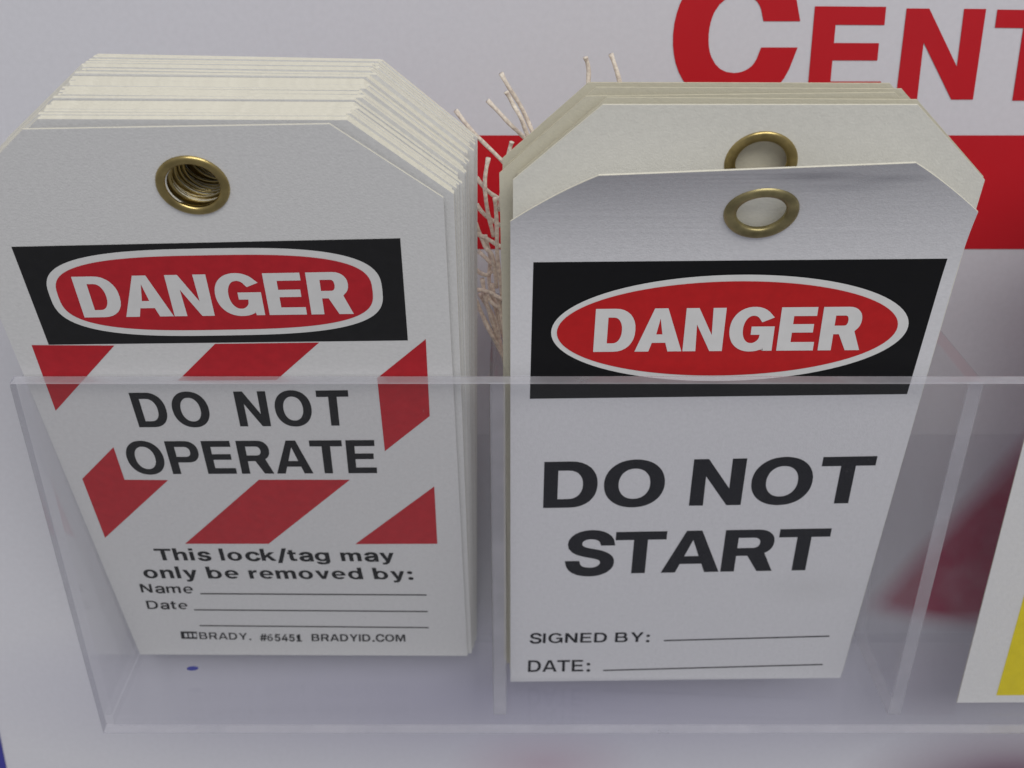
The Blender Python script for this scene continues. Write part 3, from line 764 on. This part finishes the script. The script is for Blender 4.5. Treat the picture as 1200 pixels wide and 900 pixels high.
lettering('warning_lettering', 'DO NOT', rx([(5.9, 65.9), (66.2, 67.4), (66.6, 54.1), (5.85, 52.7)]), straight, 0.05, INK_BLUE, t, 31, 27, 8, 170)
lettering('warning_lettering', 'START', rx([(10.4, 46.8), (61.1, 48.1), (61.45, 35.0), (10.3, 33.6)]), straight, 0.05, INK_BLUE, t, 31, 27, -4)
lettering('form_lettering', 'SIGNED BY:', rx([(3.7, 15.5), (28.7, 16.0), (28.75, 12.5), (3.65, 11.95)]), straight, 0.05, INK_BLUE, t, 16, 16, 6, 190)
lettering('form_lettering', 'DATE:', rx([(3.45, 6.4), (16.65, 6.6), (16.75, 2.25), (3.4, 2.0)]), straight, 0.05, INK_BLUE, t, 16, 16, 2)
for a, b in (((31.7, 13.0), (66.05, 14.5)), ((19.5, 2.7), (66.2, 4.8))):
    sheet('writing_line', [(rx([(a[0], a[1] + .2), (a[0], a[1] - .2), (b[0], b[1] - .2), (b[0], b[1] + .2)]), [])], straight, 0.05, INK_BLUE, t)

t = thing('safety_tag', 'white tag with its own brass grommet, standing taller just behind the DO NOT START tag', 'tag',
          (35.9, 228.3, -170.1), GROUP_R, (math.radians(17.6), 0, 0))
curl2 = Curl(70, 138.5, math.radians(2.0))
finish('card', card_mesh(tag_outline(71.5, 138.5, 13.0, 13.0), circle(1.4, 128.6, 4.2), 0.25, curl2, [70 + 5 * k for k in range(14)]), [CARD_CREAM, EDGE], t)
finish('grommet', grommet_mesh(curl2, 1.4, 128.6, 3.8, 5.5, 0.45, 0.3), BRASS, t, True)

HIDDEN_R = 'cream edged tag among the few standing behind the second DO NOT START tag'
proto = thing('safety_tag', HIDDEN_R, 'tag', (35.9, 229, -170), GROUP_R)
finish('card', card_mesh(tag_outline(71.4, 138.2, 13.0, 13.0), circle(8, 122, 4.2, 28), 0.22, straight), [CARD_TAN, EDGE_TAN], proto)
finish('grommet', grommet_mesh(straight, 8, 122, 4.05, 5.2, 0.18, 0.12, 32), BRASS, proto, True)
rear = [(17.3, 229.3, -.3, .45), (17.0, 229.9, -.7, -.7), (16.5, 230.8, -1.4, .3), (15.8, 232.3, -2.0, .15)]
for i, (le, y, dx, ro) in enumerate(rear):
    o = proto if i == 0 else dup(proto)
    o.location = ((35.9 + dx) * MM, y * MM, (-170 + .15 * (i % 3) + CAM_H) * MM)
    o.rotation_euler = (math.radians(le), math.radians(ro), 0)
    if i == len(rear) - 1:
        o['label'] = 'rearmost tag of the DO NOT START stack, with twine ties poking up behind it'

# ------------------------------------------------------------------ right pocket: the yellow tag at the picture's edge
t = thing('safety_tag', 'white tag with a yellow panel, cut off by the right edge of the picture', 'tag', (127.5, 217.6, -169.9), None, (math.radians(8), 0, 0))
finish('card', card_mesh([(-34.4, 0), (34, .6), (34, 124), (21, 137), (-21, 137), (-34.4, 124)], circle(0, 127, 4.2), 0.3, straight), [CARD, EDGE], t)
finish('grommet', grommet_mesh(straight, 0, 127, 4.05, 5.3, 0.5, 0.3), BRASS, t, True)
sheet('yellow_panel', [([(-26.6, 2.2), (30, 2.7), (30, 60), (-26.6, 60)], [])], straight, 0.05, INK_YELLOW, t)

# ------------------------------------------------------------------ twine ties hanging behind the middle stack
TL = math.atan2(34.0, 134.0)
STRANDS = [
    [(11.61, 138.11), (12.24, 135.66), (12.12, 131.54)],
    [(15.8, 138.11), (16.88, 135.37), (18.04, 131.54)],
    [(-1.77, 134.79), (0.0, 131.54), (1.81, 127.93), (3.95, 122.99)],
    [(-0.96, 132.14), (0.14, 129.9), (1.53, 127.63), (3.11, 122.68)],
    [(-4.01, 130.05), (-1.39, 127.47), (0.84, 124.86), (3.4, 121.73)],
    [(-9.32, 128.23), (-5.64, 123.3), (-2.43, 119.35), (0.86, 115.96)],
    [(0.0, 123.15), (-0.57, 120.78), (-1.44, 115.96), (-2.2, 109.98)],
    [(-4.0, 119.51), (-4.62, 115.47), (-4.26, 109.65), (-3.28, 104.15)],
    [(-6.06, 115.63), (-3.78, 112.66), (-1.46, 110.32), (0.89, 107.61)],
    [(-2.91, 112.5), (-2.66, 107.61), (-2.56, 100.99), (-1.84, 92.83), (-1.25, 85.26)],
    [(-1.75, 112.5), (-1.47, 107.95), (-0.6, 103.63), (0.6, 100.99)],
    [(-6.15, 110.32), (-4.13, 107.61), (-1.49, 105.2), (0.9, 103.45)],
    [(-6.24, 105.2), (-3.73, 103.8), (-1.5, 102.93), (0.9, 101.52)],
    [(-6.01, 100.99), (-4.52, 99.92), (-3.03, 97.77), (-2.44, 95.59)],
    [(-6.69, 97.04), (-4.58, 95.59), (-3.05, 96.32), (-1.22, 95.22)],
    [(-6.45, 93.38), (-3.84, 92.83), (-1.54, 91.9), (0.93, 91.34)],
    [(-5.23, 92.64), (-4.05, 87.75), (-2.53, 81.55), (-0.65, 74.33), (0.0, 71.04)],
    [(-3.68, 93.75), (-2.5, 86.22), (-1.27, 80.37), (0.0, 74.33)],
    [(-2.47, 91.52), (-1.87, 86.99), (-0.95, 82.34), (0.96, 76.37)],
    [(-6.21, 88.89), (-4.39, 85.06), (-2.54, 79.97), (-0.32, 73.1)],
    [(-1.2, 100.99), (-0.92, 95.59), (-0.46, 90.02), (0.63, 84.29)],
    [(-6.49, 107.61), (-4.79, 102.75), (-3.46, 100.99), (-2.76, 93.75)],
    [(-4.63, 91.52), (-3.1, 89.65), (-1.24, 88.89), (0.93, 88.13)],
    [(-5.86, 91.52), (-4.81, 88.89), (-3.45, 85.06), (-1.6, 77.58), (-0.49, 72.69)],
    [(-6.6, 91.0), (-5.0, 86.5), (-3.4, 83.0), (-1.0, 76.5)],
    [(-5.4, 95.0), (-4.6, 90.0), (-3.2, 86.0), (-2.0, 79.5), (-0.6, 72.5)],
    [(-4.8, 104.0), (-3.9, 99.0), (-4.2, 94.0), (-3.0, 88.0), (-1.2, 80.0)],
]


def twine(pts, depth, r, label):
    base = pts[-1]
    o0 = (base[0], 240.0 - math.sin(TL) * base[1] + depth, -169.0 + math.cos(TL) * base[1])
    t = thing('twine_tie', label, 'string', o0, 'twine ties behind the middle stack', (TL, 0, 0))
    P = []
    n = len(pts)
    for i in range(n - 1):                       # Catmull-Rom through the points
        p0, p1, p2, p3 = pts[max(i - 1, 0)], pts[i], pts[i + 1], pts[min(i + 2, n - 1)]
        for k in range(6):
            u = k / 6
            P.append(tuple(.5 * (2 * p1[j] + (p2[j] - p0[j]) * u + (2 * p0[j] - 5 * p1[j] + 4 * p2[j] - p3[j]) * u * u +
                                 (3 * p1[j] - p0[j] - 3 * p2[j] + p3[j]) * u ** 3) for j in (0, 1)))
    P.append(pts[-1])
    bm = bmesh.new()
    rings = []
    m = len(P)
    for i, p in enumerate(P):
        a, b = P[max(i - 1, 0)], P[min(i + 1, m - 1)]
        d = Vector((b[0] - a[0], 0, b[1] - a[1])).normalized()
        side = Vector((d.z, 0, -d.x))
        w = r * (1.0 + .03 * math.sin(i * 1.9))
        if i < 3:
            w *= 1.12 - .04 * i                   # frayed, slightly swollen cut end
        c = Vector((p[0] - base[0], .5 * math.sin(i * .37 + depth), p[1] - base[1]))
        ring = []
        for k in range(10):
            th = 2 * math.pi * k / 10
            lobe = 1 + .07 * math.cos(2 * th + i * .9)     # two-ply twist
            q = c + (side * math.cos(th) + Vector((0, 1, 0)) * math.sin(th)) * w * lobe
            ring.append(bm.verts.new(q * MM))
        rings.append(ring)
    for a, b in zip(rings, rings[1:]):
        for k in range(10):
            bm.faces.new((a[k], a[(k + 1) % 10], b[(k + 1) % 10], b[k]))
    bm.faces.new(rings[0])
    bm.faces.new(rings[-1][::-1])
    finish('strand', bm, TWINE, t, True)


SPECIAL = {0: 'thick twine end standing upright above the top left corner of the middle stack',
           1: 'short twine end leaning left, right of the upright one above the middle stack',
           2: 'long thin twine end slanting up left over the white board, highest of the slanted ones',
           3: 'short twine end branching beside the longest slanted twine end',
           4: 'slanted twine end crossing from white board onto the top of the red band',
           5: 'long straight twine end crossing the red band down to the middle stack',
           6: 'knobbed pale twine end standing up against the red band beside the middle stack',
           7: 'short upright twine end against the red band beside the left stack'}
for i, pts in enumerate(STRANDS):
    twine(pts, (i * 1.7) % 5.0, .37 if i > 7 else .36, SPECIAL.get(i, 'pale twine tangled in the gap between the two tag stacks'))
